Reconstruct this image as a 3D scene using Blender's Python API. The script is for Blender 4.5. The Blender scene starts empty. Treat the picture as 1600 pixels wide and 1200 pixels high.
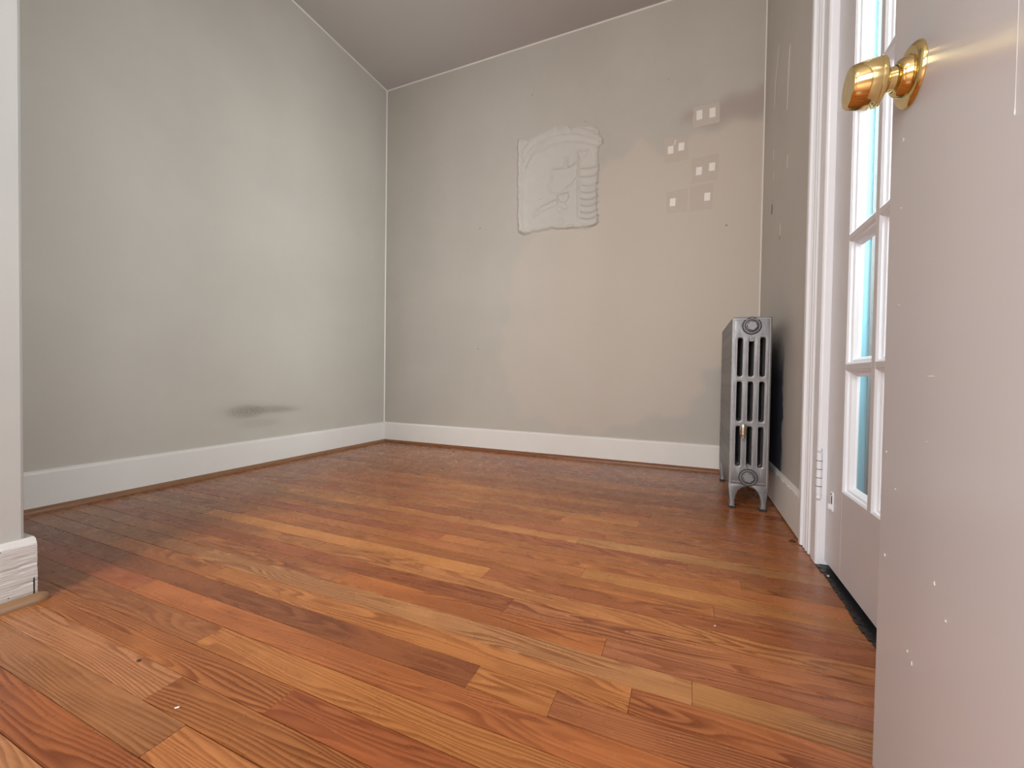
import bpy, bmesh, math, random
import numpy as np
from mathutils import Matrix, Vector

random.seed(7)
rng = np.random.default_rng(7)
SC = bpy.context.scene
COL = SC.collection

# ------------------------------------------------------------------ camera
cam_d = bpy.data.cameras.new('camera')
cam = bpy.data.objects.new('camera', cam_d)
COL.objects.link(cam)
cam_d.sensor_fit = 'HORIZONTAL'
cam_d.sensor_width = 36.0
cam_d.lens = 14.491
cam_d.clip_start = 0.02
CF = Vector((-0.39099, 0.92021, -0.01832))
CR = Vector((0.92017, 0.39126, 0.01442))
CU = Vector((-0.02043, 0.01122, 0.99973))
m = Matrix((CR, CU, -CF)).transposed().to_4x4()
m.translation = Vector((2.1662, -2.5625, 0.5161))
cam.matrix_world = m
SC.camera = cam

# ------------------------------------------------------------------ light
SC.view_settings.view_transform = 'Standard'
SC.view_settings.look = 'None'
SC.view_settings.gamma = 1.0
SC.view_settings.use_curve_mapping = False
SC.view_settings.exposure = 1.06
SC.cycles.use_denoising = True
SC.cycles.denoising_input_passes = 'RGB_ALBEDO_NORMAL'
SC.cycles.max_bounces = 10
SC.cycles.diffuse_bounces = 6
SC.cycles.transparent_max_bounces = 16
SC.cycles.sample_clamp_indirect = 6.0
SC.cycles.caustics_reflective = False
SC.cycles.caustics_refractive = False

W = bpy.data.worlds.new('sky')
SC.world = W
W.use_nodes = True
wn = W.node_tree
wn.nodes.clear()
wo = wn.nodes.new('ShaderNodeOutputWorld')
wb = wn.nodes.new('ShaderNodeBackground')
ws = wn.nodes.new('ShaderNodeTexSky')
ws.sky_type = 'HOSEK_WILKIE'
ws.turbidity = 4.0
ws.ground_albedo = 0.35
ws.sun_direction = Vector((-0.35, 0.55, 0.75)).normalized()
wb.inputs['Strength'].default_value = 1.7
wm = wn.nodes.new('ShaderNodeMix')          # thin white cloud over the blue
wm.data_type = 'RGBA'
wm.inputs[0].default_value = 0.62
wm.inputs[7].default_value = (0.58, 0.60, 0.60, 1)
wn.links.new(ws.outputs[0], wm.inputs[6])
wn.links.new(wm.outputs[2], wb.inputs[0])
wn.links.new(wb.outputs[0], wo.inputs[0])


def area_light(name, loc, target, sx, sy, power, color, spread=180):
    d = bpy.data.lights.new(name, 'AREA')
    d.shape = 'RECTANGLE'
    d.size, d.size_y, d.energy, d.color = sx, sy, power, color
    d.spread = math.radians(spread)
    o = bpy.data.objects.new(name, d)
    COL.objects.link(o)
    o.location = loc
    o.rotation_euler = (Vector(target) - Vector(loc)).to_track_quat('-Z', 'Y').to_euler()
    return o


# daylight entering through the windows of the adjoining room behind the camera
area_light('daylight_rear_window', (1.3, -5.9, 1.5), (1.3, 0, 1.2), 2.6, 1.6, 60, (1.0, 0.985, 0.972))
# added fill, as from an unseen side window, to brighten the open door
area_light('fill_side', (-1.3, -4.5, 1.5), (2.4, -2.4, 1.0), 1.4, 1.5, 42, (1.0, 0.98, 0.97))
# daylight through the glazed door in the right wall
area_light('daylight_glazed_door', (3.12, -1.80, 1.55), (0.0, -1.22, 1.6), 0.7, 1.5, 39, (1.0, 0.965, 0.985), 112)
# added overhead fill in the unseen adjoining room
area_light('fill_overhead_rear', (1.3, -3.9, 2.62), (1.3, -3.9, 0), 0.5, 0.5, 22, (1.0, 0.90, 0.80))


# ------------------------------------------------------------------ node helpers
class NT:
    def __init__(self, name):
        self.mat = bpy.data.materials.new(name)
        self.mat.use_nodes = True
        self.t = self.mat.node_tree
        self.t.nodes.clear()
        self.out = self.t.nodes.new('ShaderNodeOutputMaterial')

    def n(self, typ, **kw):
        nd = self.t.nodes.new(typ)
        for k, v in kw.items():
            setattr(nd, k, v)
        return nd

    def set(self, sock, v):
        if isinstance(v, bpy.types.NodeSocket):
            self.t.links.new(v, sock)
        elif isinstance(v, (tuple, list)) and len(v) == 3 and sock.type == 'RGBA':
            sock.default_value = (*v, 1)
        else:
            sock.default_value = v

    def math(self, op, a, b=None, c=None, clamp=False):
        nd = self.n('ShaderNodeMath', operation=op)
        nd.use_clamp = clamp
        self.set(nd.inputs[0], a)
        if b is not None:
            self.set(nd.inputs[1], b)
        if c is not None:
            self.set(nd.inputs[2], c)
        return nd.outputs[0]

    def vmath(self, op, a, b):
        nd = self.n('ShaderNodeVectorMath', operation=op)
        self.set(nd.inputs[0], a)
        self.set(nd.inputs[1], b)
        return nd.outputs[0]

    def noise(self, vec, scale, detail=2, rough=0.5, dist=0.0):
        nd = self.n('ShaderNodeTexNoise')
        if vec is not None:
            self.set(nd.inputs['Vector'], vec)
        nd.inputs['Scale'].default_value = scale
        nd.inputs['Detail'].default_value = detail
        nd.inputs['Roughness'].default_value = rough
        nd.inputs['Distortion'].default_value = dist
        return nd.outputs['Fac']

    def smooth(self, v, lo, hi, a=0.0, b=1.0):
        nd = self.n('ShaderNodeMapRange', interpolation_type='SMOOTHSTEP')
        self.set(nd.inputs[0], v)
        nd.inputs[1].default_value = lo
        nd.inputs[2].default_value = hi
        nd.inputs[3].default_value = a
        nd.inputs[4].default_value = b
        return nd.outputs[0]

    def mix(self, f, a, b, blend='MIX'):
        nd = self.n('ShaderNodeMix', data_type='RGBA', blend_type=blend)
        self.set(nd.inputs[0], f)
        self.set(nd.inputs[6], a)
        self.set(nd.inputs[7], b)
        return nd.outputs[2]

    def obj(self):
        return self.n('ShaderNodeTexCoord').outputs['Object']

    def bsdf(self, color, rough=0.5, metal=0.0, bump=None, bstr=0.2, bdist=0.001, spec=0.5, coat=0.0, coat_r=0.1):
        b = self.n('ShaderNodeBsdfPrincipled')
        self.set(b.inputs['Base Color'], color)
        self.set(b.inputs['Roughness'], rough)
        self.set(b.inputs['Metallic'], metal)
        b.inputs['Specular IOR Level'].default_value = spec
        b.inputs['Coat Weight'].default_value = coat
        b.inputs['Coat Roughness'].default_value = coat_r
        if bump is not None:
            bp = self.n('ShaderNodeBump')
            bp.inputs['Strength'].default_value = bstr
            bp.inputs['Distance'].default_value = bdist
            self.set(bp.inputs['Height'], bump)
            self.t.links.new(bp.outputs[0], b.inputs['Normal'])
        self.t.links.new(b.outputs[0], self.out.inputs['Surface'])
        return b


def simple(name, color, rough=0.5, metal=0.0, spec=0.5, var=0.0, vscale=8, bump=0.0, bscale=200, stretch=(1, 1, 1), bdist=0.001, coat=0.0):
    t = NT(name)
    v = t.vmath('MULTIPLY', t.obj(), stretch)
    c = color
    if var:
        n1 = t.noise(v, vscale, 4, 0.6)
        dark = tuple(x * (1 - var) for x in color)
        lite = tuple(min(1, x * (1 + var)) for x in color)
        c = t.mix(n1, dark, lite)
    bp = t.noise(v, bscale, 3, 0.6) if bump else None
    t.bsdf(c, rough, metal, bp, bump, bdist, spec, coat)
    return t.mat


# ------------------------------------------------------------------ materials
def wall_paint(name, base, mottle, stains=False, zone=False):
    t = NT(name)
    o = t.obj()
    n1 = t.noise(o, 2.3, 4, 0.55)
    n2 = t.noise(o, 14, 3, 0.6)
    col = t.mix(t.smooth(n1, 0.3, 0.7), tuple(x * (1 - mottle) for x in base), tuple(x * (1 + mottle) for x in base))
    col = t.mix(t.smooth(n2, 0.45, 0.75, 0, 0.12), col, tuple(x * 0.9 for x in base))
    if zone:
        at = t.n('ShaderNodeAttribute', attribute_name='zone')
        col = t.mix(t.math('MULTIPLY', at.outputs['Fac'], 0.75), col, (0.55, 0.485, 0.415))
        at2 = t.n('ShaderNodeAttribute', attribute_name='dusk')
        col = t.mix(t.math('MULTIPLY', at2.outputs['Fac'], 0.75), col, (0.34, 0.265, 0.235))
    if stains:
        sep = t.n('ShaderNodeSeparateXYZ')
        t.set(sep.inputs[0], o)
        sp = t.noise(o, 210, 5, 0.8)
        st = t.noise(t.vmath('MULTIPLY', o, (1, 9, 40)), 3.0, 3, 0.6)

        def ell(y, z, ry, rz):
            a = t.math('DIVIDE', t.math('SUBTRACT', sep.outputs[1], y), ry)
            b = t.math('DIVIDE', t.math('SUBTRACT', sep.outputs[2], z), rz)
            d = t.math('ADD', t.math('MULTIPLY', a, a), t.math('MULTIPLY', b, b))
            return t.smooth(d, 0.0, 1.0, 1.0, 0.0)
        for (y, z, ry, rz, k) in ((-1.09, .308, .13, .045, .95), (-.96, .312, .19, .026, .65), (-1.02, .238, .15, .03, .32), (-.86, .30, .12, .018, .4)):
            f = t.math('MULTIPLY', ell(y, z, ry, rz), t.smooth(sp, .40, .66))
            f = t.math('MULTIPLY', f, k)
            col = t.mix(f, col, (0.09, 0.075, 0.06))
            g = t.math('MULTIPLY', ell(y, z, ry * 1.5, rz * 1.7), 0.16 * k)
            col = t.mix(g, col, (0.2, 0.17, 0.13))
    t.bsdf(col, 0.55, 0, t.noise(o, 160, 4, 0.6), 0.12, 0.0015, 0.35)
    return t.mat


WALLC = (0.50, 0.475, 0.425)
M_wall_left = wall_paint('paint_wall_left', (0.50, 0.470, 0.42), .03, stains=True)
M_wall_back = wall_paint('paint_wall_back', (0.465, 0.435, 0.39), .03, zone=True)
M_wall_right = wall_paint('paint_wall_right', (0.52, 0.495, 0.46), .03)
M_near = wall_paint('paint_wall_near', (0.50, 0.51, 0.505), .02)
M_ceil = simple('paint_ceiling', (0.53, 0.51, 0.50), .7, var=.03, vscale=2, bump=.1, bscale=120, spec=.2)
M_base = simple('paint_baseboard', (0.74, 0.72, 0.69), .38, var=.05, vscale=5, bump=.15, bscale=60, spec=.4)
M_basen = simple('paint_baseboard_chipped', (0.60, 0.60, 0.595), .32, var=.07, vscale=14, bump=.8, bscale=30, stretch=(1, .6, 8), bdist=.003)
M_trim = simple('paint_trim_gloss', (0.83, 0.86, 0.92), .28, var=.05, vscale=10, bump=.2, bscale=60, stretch=(1, 1, .2))
M_doorp = simple('paint_door_gloss', (0.70, 0.70, 0.735), .30, var=.03, vscale=6, bump=.15, bscale=90, stretch=(1, 1, .06), bdist=.0006)
M_glazed = simple('paint_glazed_door', (0.62, 0.61, 0.635), .30, var=.03, vscale=8, bump=.15, bscale=90, stretch=(1, 1, .08), bdist=.0006)
M_caulk = simple('caulk_white', (0.72, 0.70, 0.66), .5)
M_sub = simple('subfloor_dark', (0.045, 0.018, 0.008), .8)
M_black = simple('threshold_black', (0.012, 0.012, 0.013), .35, var=.6, vscale=40, bump=.6, bscale=120, bdist=.002)
M_dark = simple('dark_gap', (0.01, 0.009, 0.008), .9)
M_spackle = simple('spackle_white', (0.53, 0.505, 0.465), .75, var=.05, vscale=18, bump=.15, bscale=120, spec=.2)
M_patch = simple('paint_patch_grey', (0.49, 0.428, 0.365), .5, var=.03, vscale=10)
M_patch_lilac = simple('paint_patch_lilac', (0.50, 0.435, 0.39), .5, var=.03, vscale=10)
M_strip = simple('adhesive_strip_white', (0.78, 0.75, 0.70), .45)


def navy_paint_and_shade():
    """remnant of old navy paint, with a soft shadow painted in where it fades out"""
    t = NT('old_navy_and_shade')
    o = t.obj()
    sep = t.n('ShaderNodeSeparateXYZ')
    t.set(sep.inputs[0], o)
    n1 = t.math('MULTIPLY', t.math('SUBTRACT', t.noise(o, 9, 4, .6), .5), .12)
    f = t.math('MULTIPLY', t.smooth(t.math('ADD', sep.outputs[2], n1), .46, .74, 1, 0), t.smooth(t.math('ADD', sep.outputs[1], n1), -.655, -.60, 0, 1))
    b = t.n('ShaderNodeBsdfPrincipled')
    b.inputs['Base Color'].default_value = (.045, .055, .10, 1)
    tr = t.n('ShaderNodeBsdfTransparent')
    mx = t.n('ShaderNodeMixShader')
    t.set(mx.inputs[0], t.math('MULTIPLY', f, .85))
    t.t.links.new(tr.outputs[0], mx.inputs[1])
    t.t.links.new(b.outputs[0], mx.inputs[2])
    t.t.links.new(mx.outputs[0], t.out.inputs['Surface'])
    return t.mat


M_navy = navy_paint_and_shade()
M_scuff = simple('scuff_pale', (0.74, 0.70, 0.64), .5)
M_nick = simple('paint_nick_white', (0.80, 0.78, 0.75), .35)
M_nickel = simple('nickel', (0.62, 0.57, 0.48), .22, metal=1.0, var=.1, vscale=60)
M_crumb = simple('debris_brown', (0.06, 0.03, 0.015), .8, var=.3, vscale=60)
M_found = simple('foundation_grey', (0.20, 0.21, 0.21), .8, var=.15, vscale=5)
M_ground = simple('ground_grey_green', (0.18, 0.20, 0.16), .9, var=.2, vscale=4)
M_floor2 = simple('rear_room_floor', (0.36, 0.17, 0.07), .3, var=.2, vscale=3, stretch=(1, 12, 1))


def brass():
    t = NT('polished_brass')
    o = t.obj()
    n1 = t.noise(o, 40, 3)
    t.bsdf(t.mix(n1, (0.78, 0.59, 0.25), (0.84, 0.66, 0.32)), 0.07, 1.0)
    return t.mat


M_brass = brass()


def radiator_paint():
    t = NT('aluminium_radiator_paint')
    o = t.obj()
    ao = t.n('ShaderNodeAmbientOcclusion')
    n1 = t.noise(o, 35, 5, 0.65)
    n2 = t.noise(o, 7, 3, 0.5)
    col = t.mix(n2, (0.17, 0.17, 0.18), (0.30, 0.30, 0.31))
    col = t.mix(t.smooth(n1, .56, .74, 0, .55), col, (0.12, 0.115, 0.115))
    t.bsdf(col, t.smooth(n1, .3, .7, .36, .52), 0.55, t.noise(o, 220, 4), .25, .001)
    t.t.nodes.remove(ao)
    return t.mat


M_rad = radiator_paint()


M_radl = simple('aluminium_rim_highlight', (0.50, 0.50, 0.51), .38, metal=.6, var=.25, vscale=60)  # paler tone paints highlights onto the ribs and slot rims
M_radd = simple('radiator_groove_shade', (0.035, 0.034, 0.034), .7, var=.3, vscale=60)  # near-black tone paints the shade in the plug rings


def oak(name, gloss=True, stained=False):
    t = NT(name)
    info = t.n('ShaderNodeObjectInfo')
    o = t.obj()
    r = info.outputs['Random']
    offn = t.n('ShaderNodeCombineXYZ')
    t.set(offn.inputs[0], t.math('MULTIPLY', r, 37.0))
    t.set(offn.inputs[1], t.math('MULTIPLY', r, 91.0))
    t.set(offn.inputs[2], t.math('MULTIPLY', r, 17.0))
    r2 = t.math('FRACT', t.math('MULTIPLY', r, 7.31))
    r3 = t.math('FRACT', t.math('MULTIPLY', r, 23.7))
    v = t.vmath('ADD', o, offn.outputs[0])
    sep = t.n('ShaderNodeSeparateXYZ')
    t.set(sep.inputs[0], o)
    # contours of a stretched smooth field: cathedral figure; a slope across the board straightens it
    n1 = t.noise(t.vmath('MULTIPLY', v, (1.7, 17, 17)), 1.0, 1.5, 0.45, 0.25)
    n1b = t.noise(t.vmath('MULTIPLY', v, (14, 60, 60)), 1.0, 2, 0.5)
    slope = t.math('MULTIPLY_ADD', r2, 150.0, 20.0)
    field = t.math('ADD', t.math('MULTIPLY', n1, 16.0), t.math('MULTIPLY', sep.outputs[1], slope))
    field = t.math('ADD', field, t.math('MULTIPLY', n1b, 0.55))
    fr = t.math('FRACT', field)
    band = t.math('MULTIPLY', t.smooth(fr, 0.15, 0.80), t.smooth(fr, 0.84, 1.0, 1, 0))
    # pores
    p1 = t.noise(t.vmath('MULTIPLY', v, (18, 420, 420)), 1.0, 2, 0.6)
    p2 = t.noise(t.vmath('MULTIPLY', v, (5, 190, 190)), 1.0, 3, 0.6)
    pores = t.smooth(p1, .56, .72)
    streak = t.smooth(p2, .35, .70)
    big = t.noise(t.vmath('MULTIPLY', v, (3, 9, 9)), 1.0, 2)
    base = info.outputs['Color']
    darker = t.mix(1.0, base, (0.46, 0.32, 0.22), 'MULTIPLY')
    bandamt = t.math('MULTIPLY', band, t.math('MULTIPLY_ADD', r3, 0.42, 0.58))
    col = t.mix(bandamt, base, darker)
    col = t.mix(t.math('MULTIPLY', streak, 0.36), col, darker)
    dk2 = t.mix(1.0, base, (0.36, 0.25, 0.18), 'MULTIPLY')
    col = t.mix(t.math('MULTIPLY', pores, t.math('MULTIPLY_ADD', band, 0.40, 0.12)), col, dk2)
    lighter = t.mix(1.0, base, (1.18, 1.16, 1.10), 'MULTIPLY')
    col = t.mix(t.smooth(big, .45, .7, 0, .6), col, lighter)
    rough = t.smooth(t.noise(t.vmath('MULTIPLY', o, (3, 3, 3)), 6, 3), .3, .7, .24, .33)
    t.bsdf(col, rough if gloss else .45, 0, None, spec=.45)
    return t.mat


M_oak = oak('oak_strip_flooring')
def shoe_wood(name, c):
    return simple(name, c, .4, var=.22, vscale=30, stretch=(.25, .25, 6))


def glass():
    t = NT('window_glass')
    tr = t.n('ShaderNodeBsdfTransparent')
    tr.inputs[0].default_value = (0.90, 0.965, 0.965, 1)
    gl = t.n('ShaderNodeBsdfGlossy')
    gl.inputs['Roughness'].default_value = 0.01
    fr = t.n('ShaderNodeFresnel')
    fr.inputs['IOR'].default_value = 1.45
    mx = t.n('ShaderNodeMixShader')
    geo = t.n('ShaderNodeNewGeometry')
    t.set(mx.inputs[0], t.math('MULTIPLY', fr.outputs[0], t.math('SUBTRACT', 1.0, geo.outputs['Backfacing'])))
    t.t.links.new(tr.outputs[0], mx.inputs[1])
    t.t.links.new(gl.outputs[0], mx.inputs[2])
    t.t.links.new(mx.outputs[0], t.out.inputs['Surface'])
    return t.mat


M_glass = glass()


# ------------------------------------------------------------------ mesh helpers
def link(name, me, mat, parent=None, loc=None, kind=None, label=None, cat=None, group=None):
    o = bpy.data.objects.new(name, me)
    COL.objects.link(o)
    if mat is not None and not me.materials:
        me.materials.append(mat)
    if loc is not None:
        o.location = loc
    if parent is not None:
        o.parent = parent
    for k, v in (('kind', kind), ('label', label), ('category', cat), ('group', group)):
        if v:
            o[k] = v
    return o


def finish(bm, name, smooth=False, recalc=True):
    if recalc:
        bmesh.ops.recalc_face_normals(bm, faces=bm.faces)
    me = bpy.data.meshes.new(name)
    bm.to_mesh(me)
    bm.free()
    if smooth:
        me.shade_smooth()
    return me


def box_bm(lo, hi, bev=0.0, seg=1, bm=None):
    new = bm is None
    bm = bm or bmesh.new()
    lo, hi = Vector(lo), Vector(hi)
    r = bmesh.ops.create_cube(bm, size=1.0)
    for v in r['verts']:
        v.co = Vector((lo[i] + (v.co[i] + .5) * (hi[i] - lo[i]) for i in range(3)))
    if bev:
        es = list({e for v in r['verts'] for e in v.link_edges})
        bmesh.ops.bevel(bm, geom=es, offset=bev, segments=seg, affect='EDGES', profile=0.5)
    return bm


def box(name, lo, hi, mat, parent=None, bev=0.0, seg=1, **kw):
    return link(name, finish(box_bm(lo, hi, bev, seg), name), mat, parent, **kw)


def prism(name, pts, axis, a, b, mat, parent=None, smooth=False, caps=True, **kw):
    """polygon pts (2D) extruded along an axis from a to b"""
    bm = bmesh.new()

    def P(q, s):
        if axis == 0:
            return (s, q[0], q[1])
        if axis == 1:
            return (q[0], s, q[1])
        return (q[0], q[1], s)
    A = [bm.verts.new(P(q, a)) for q in pts]
    B = [bm.verts.new(P(q, b)) for q in pts]
    n = len(pts)
    for i in range(n):
        bm.faces.new((A[i], A[(i + 1) % n], B[(i + 1) % n], B[i]))
    if caps:
        bm.faces.new(A)
        bm.faces.new(B[::-1])
    return link(name, finish(bm, name, smooth), mat, parent, **kw)


def lathe_bm(prof, axis=Vector((0, 0, 1)), origin=Vector((0, 0, 0)), seg=32, bm=None):
    """prof: list of (radius, distance along axis)"""
    bm = bm or bmesh.new()
    axis = axis.normalized()
    u = axis.orthogonal().normalized()
    w = axis.cross(u)
    rings = []
    for r, d in prof:
        if r < 1e-6:
            rings.append([bm.verts.new(origin + axis * d)])
        else:
            rings.append([bm.verts.new(origin + axis * d + (u * math.cos(2 * math.pi * i / seg) + w * math.sin(2 * math.pi * i / seg)) * r) for i in range(seg)])
    for a, b in zip(rings, rings[1:]):
        if len(a) == 1 and len(b) == 1:
            continue
        for i in range(seg):
            j = (i + 1) % seg
            if len(a) == 1:
                bm.faces.new((a[0], b[j], b[i]))
            elif len(b) == 1:
                bm.faces.new((a[i], a[j], b[0]))
            else:
                bm.faces.new((a[i], a[j], b[j], b[i]))
    return bm


def lathe(name, prof, axis, origin, mat, parent=None, seg=32, angle=35, **kw):
    bm = lathe_bm(prof, Vector(axis), Vector(origin), seg)
    me = finish(bm, name)
    me.shade_smooth()
    me.set_sharp_from_angle(angle=math.radians(angle))
    return link(name, me, mat, parent, **kw)


def empty(name, loc, label=None, cat=None, group=None, kind=None):
    o = bpy.data.objects.new(name, None)
    COL.objects.link(o)
    o.location = loc
    o.empty_display_size = .05
    for k, v in (('label', label), ('category', cat), ('group', group), ('kind', kind)):
        if v:
            o[k] = v
    return o


# ------------------------------------------------------------------ room constants
H = 2.6935
XR = 2.518            # right wall
XF = 2.503            # casing front
XD = 2.528            # glazed door face
YJ = -1.168           # hinge side jamb of the glazed door
YJ2 = -1.938          # latch side jamb
YREAR = -2.75
HB = 0.15
ND = 0.823            # face of the near left wall
NY = -2.148           # its free end

# ------------------------------------------------------------------ floor with planks
floor = box('floor', (-1.6, -6.2, -0.06), (2.62, 0.1, -0.021), M_sub, kind='structure')
SW = 0.05715
OFF = -1.8566


def seam(k):
    s = 0.0 if k >= -5 else (.42 if k <= -10 else .42 * (-5 - k) / 5)
    return OFF - (k + s) * SW


TONE = {
    'tan': (0.50, 0.285, 0.125), 'gold': (0.54, 0.265, 0.090), 'orange': (0.46, 0.190, 0.062),
    'mid': (0.41, 0.180, 0.066), 'red': (0.36, 0.125, 0.050), 'dark': (0.275, 0.100, 0.042),
    'brown': (0.33, 0.155, 0.066), 'pink': (0.45, 0.205, 0.090), 'mud': (0.37, 0.195, 0.088),
}
KNOWN = {   # row: (joints, tones)
    8: ([], ['tan']),
    7: ([1.95], ['red', 'orange']),
    6: ([1.502], ['mud', 'gold']),
    5: ([1.39, 2.2], ['tan', 'mid', 'orange']),
    4: ([1.586], ['orange', 'red']),
    3: ([1.313], ['brown', 'gold']),
    2: ([.66, .97], ['red', 'red', 'orange']),
    1: ([1.838, 1.98], ['dark', 'gold', 'pink']),
    0: ([.577, 1.052, 2.092], ['mud', 'mid', 'gold', 'orange']),
    -1: ([.9, 2.184], ['mud', 'tan', 'tan']),
    -2: ([.45, 1.364, 2.03], ['mud', 'mid', 'orange', 'pink']),
    -3: ([1.806], ['red', 'pink']),
    -4: ([.9], ['brown', 'gold']),
    -5: ([.55, 1.692], ['mud', 'gold', 'red']),
    -6: ([.665, 2.231], ['brown', 'orange', 'mid']),
    -7: ([.8, 1.922], ['mid', 'orange', 'gold']),
    -8: ([1.454], ['red', 'orange']),
    -9: ([.62, 2.3], ['mid', 'orange', 'mid']),
    -10: ([1.0, 2.177], ['brown', 'red', 'mid']),
    -11: ([.5, 1.858], ['mud', 'gold', 'tan']),
    -12: ([1.07, 1.93], ['gold', 'red', 'orange']),
    -13: ([.75], ['red', 'mid']),
    -14: ([.6, 1.754], ['mid', 'red', 'orange']),
    -15: ([1.2, 2.017], ['mid', 'gold', 'mid']),
    -16: ([1.12, 1.872], ['red', 'mid', 'orange']),
    -17: ([1.586, 2.05], ['orange', 'red', 'mid']),
    -20: ([.9, 1.69], ['brown', 'mid', 'red']),
    -22: ([.607, 1.5], ['dark', 'mid', 'brown']),
    -23: ([1.78], ['mid', 'orange']),
    -26: ([1.268, 1.536], ['mid', 'dark', 'brown']),
}


TM = (0.42, 0.185, 0.070)
TONE = {k_: tuple(m_ + (c_ - m_) * .78 for c_, m_ in zip(v_, TM)) for k_, v_ in TONE.items()}


def plank(x0, x1, y0, y1, tone):
    g = random.uniform(.0004, .0008)
    L, Wd = (x1 - x0) - g, (y1 - y0) - random.choice((.0008, .001, .0012, .0024))
    dz = random.uniform(-.0003, .0002)
    bm = bmesh.new()
    hx, hy, b = L / 2, Wd / 2, .0006
    vs = []
    for (xx, yy, z) in ((hx, hy, -.019), (hx, hy, 0)):
        vs.append([bm.verts.new((sx * xx, sy * yy, z)) for sx, sy in ((-1, -1), (1, -1), (1, 1), (-1, 1))])
    for a, c in zip(vs, vs[1:]):
        for i in range(4):
            j = (i + 1) % 4
            bm.faces.new((a[i], a[j], c[j], c[i]))
    bm.faces.new(vs[-1])
    bm.faces.new(vs[0][::-1])
    o = link('plank', finish(bm, 'plank'), M_oak, floor, loc=((x0 + x1) / 2, (y0 + y1) / 2, dz))
    k = random.uniform(.93, 1.07)
    k *= .87
    o.color = (tone[0] * k * 1.03, tone[1] * k * .86 * random.uniform(.96, 1.04), tone[2] * k * .78 * random.uniform(.92, 1.08), 1)
    return o


pool = ['mid', 'orange', 'red', 'brown', 'mid', 'orange', 'gold', 'pink', 'mid', 'mud']
for k in range(-33, 15):
    y1, y0 = min(seam(k), -0.001), seam(k + 1)
    if y1 - y0 < .006:
        continue
    left = 0.0
    if (y0 + y1) / 2 < NY - .01:
        left = ND
    right = 2.514
    if k in KNOWN:
        js, ts = KNOWN[k]
    else:
        js, x = [], random.uniform(.3, 1.1)
        while x < 2.2:
            js.append(x)
            x += random.uniform(.35, 1.1)
        ts = [random.choice(pool) for _ in range(len(js) + 1)]
    ed = [left] + [j for j in js if left + .05 < j < right - .05] + [right]
    tt = ts[-(len(ed) - 1):]
    for a, b, c in zip(ed, ed[1:], tt):
        plank(a, b, y0, y1, TONE[c])
box('floor_rear_room', (-1.5, -6.2, -.02), (2.62, seam(15) - .001, 0), M_floor2, kind='structure').name = 'floor_rear'

# ------------------------------------------------------------------ walls
wall_left = box('wall_left', (-.1, NY - .6, -.02), (0, .1, H), M_wall_left, kind='structure')


def poly_in(px, pz, poly):
    inside = np.zeros(px.shape, bool)
    n = len(poly)
    for i in range(n):
        x1, z1 = poly[i]
        x2, z2 = poly[(i + 1) % n]
        c = ((z1 > pz) != (z2 > pz)) & (px < (x2 - x1) * (pz - z1) / (z2 - z1 + 1e-12) + x1)
        inside ^= c
    return inside


def make_back_wall():
    nx, nz = 170, 180
    xs = np.linspace(0, XR, nx)
    zs = np.linspace(0, H, nz)
    X, Z = np.meshgrid(xs, zs)
    verts = [(x, 0, z) for z in zs for x in xs]
    faces = []
    for j in range(nz - 1):
        for i in range(nx - 1):
            a = j * nx + i
            faces.append((a, a + 1, a + nx + 1, a + nx))
    nb = len(verts)
    # thickness behind
    verts += [(0, .1, 0), (XR, .1, 0), (XR, .1, H), (0, .1, H)]
    faces.append((nb, nb + 3, nb + 2, nb + 1))
    faces.append((0, nb, nb + 1, nx - 1))
    faces.append(((nz - 1) * nx, nz * nx - 1, nb + 2, nb + 3))
    me = bpy.data.meshes.new('wall_back')
    me.from_pydata(verts, [], faces)
    # wobbly coordinates for the repaint edge
    wx = X + .03 * np.sin(9 * Z + 2) + .018 * np.sin(31 * Z + X * 7)
    wz = Z + .03 * np.sin(8 * X + 1) + .018 * np.sin(27 * X + Z * 5)
    zone = poly_in(wx, wz, [(1.08, .22), (1.02, .64), (1.03, 1.12), (1.2, 1.38), (1.5, 1.75), (1.66, 1.84), (1.78, 1.86), (1.88, 1.93), (1.96, 1.82), (2.03, 1.75), (2.19, 1.90), (2.4, 1.93), (2.6, 1.96), (2.6, .62), (2.3, .60), (2.15, .3), (1.6, .2)]).astype(float)
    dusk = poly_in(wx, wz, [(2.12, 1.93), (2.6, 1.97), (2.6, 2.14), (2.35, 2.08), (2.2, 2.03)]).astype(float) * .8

    def blur(a, n):
        for _ in range(n):
            p = np.pad(a, 1, mode='edge')
            a = (p[1:-1, 1:-1] * 2 + p[:-2, 1:-1] + p[2:, 1:-1] + p[1:-1, :-2] + p[1:-1, 2:]) / 6
        return a
    zone = blur(zone, 2) * (.45 + .55 * np.clip((X - .9) / 1.2, 0, 1))
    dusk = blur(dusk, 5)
    for nm, arr in (('zone', zone), ('dusk', dusk)):
        at = me.attributes.new(nm, 'FLOAT', 'POINT')
        at.data.foreach_set('value', np.concatenate([arr.ravel(), np.zeros(4)]).astype(np.float32))
    return link('wall_back', me, M_wall_back, kind='structure')


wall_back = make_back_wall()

# right wall: pieces round the glazed door opening
bm = box_bm((XR, YJ + .005, -.02), (XR + .14, .1, H))
box_bm((XR, YREAR - .1, -.02), (XR + .14, YJ2 - .005, H), bm=bm)
box_bm((XR, YJ2 - .005, 1.985), (XR + .14, YJ + .005, H), bm=bm)
wall_right = link('wall_right', finish(bm, 'wall_right'), M_wall_right, kind='structure')
# near left wall stub
wall_near = box('wall_near_left', (.0, -3.25, -.02), (ND, NY, H), M_near, kind='structure', bev=.006, seg=2)
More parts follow.
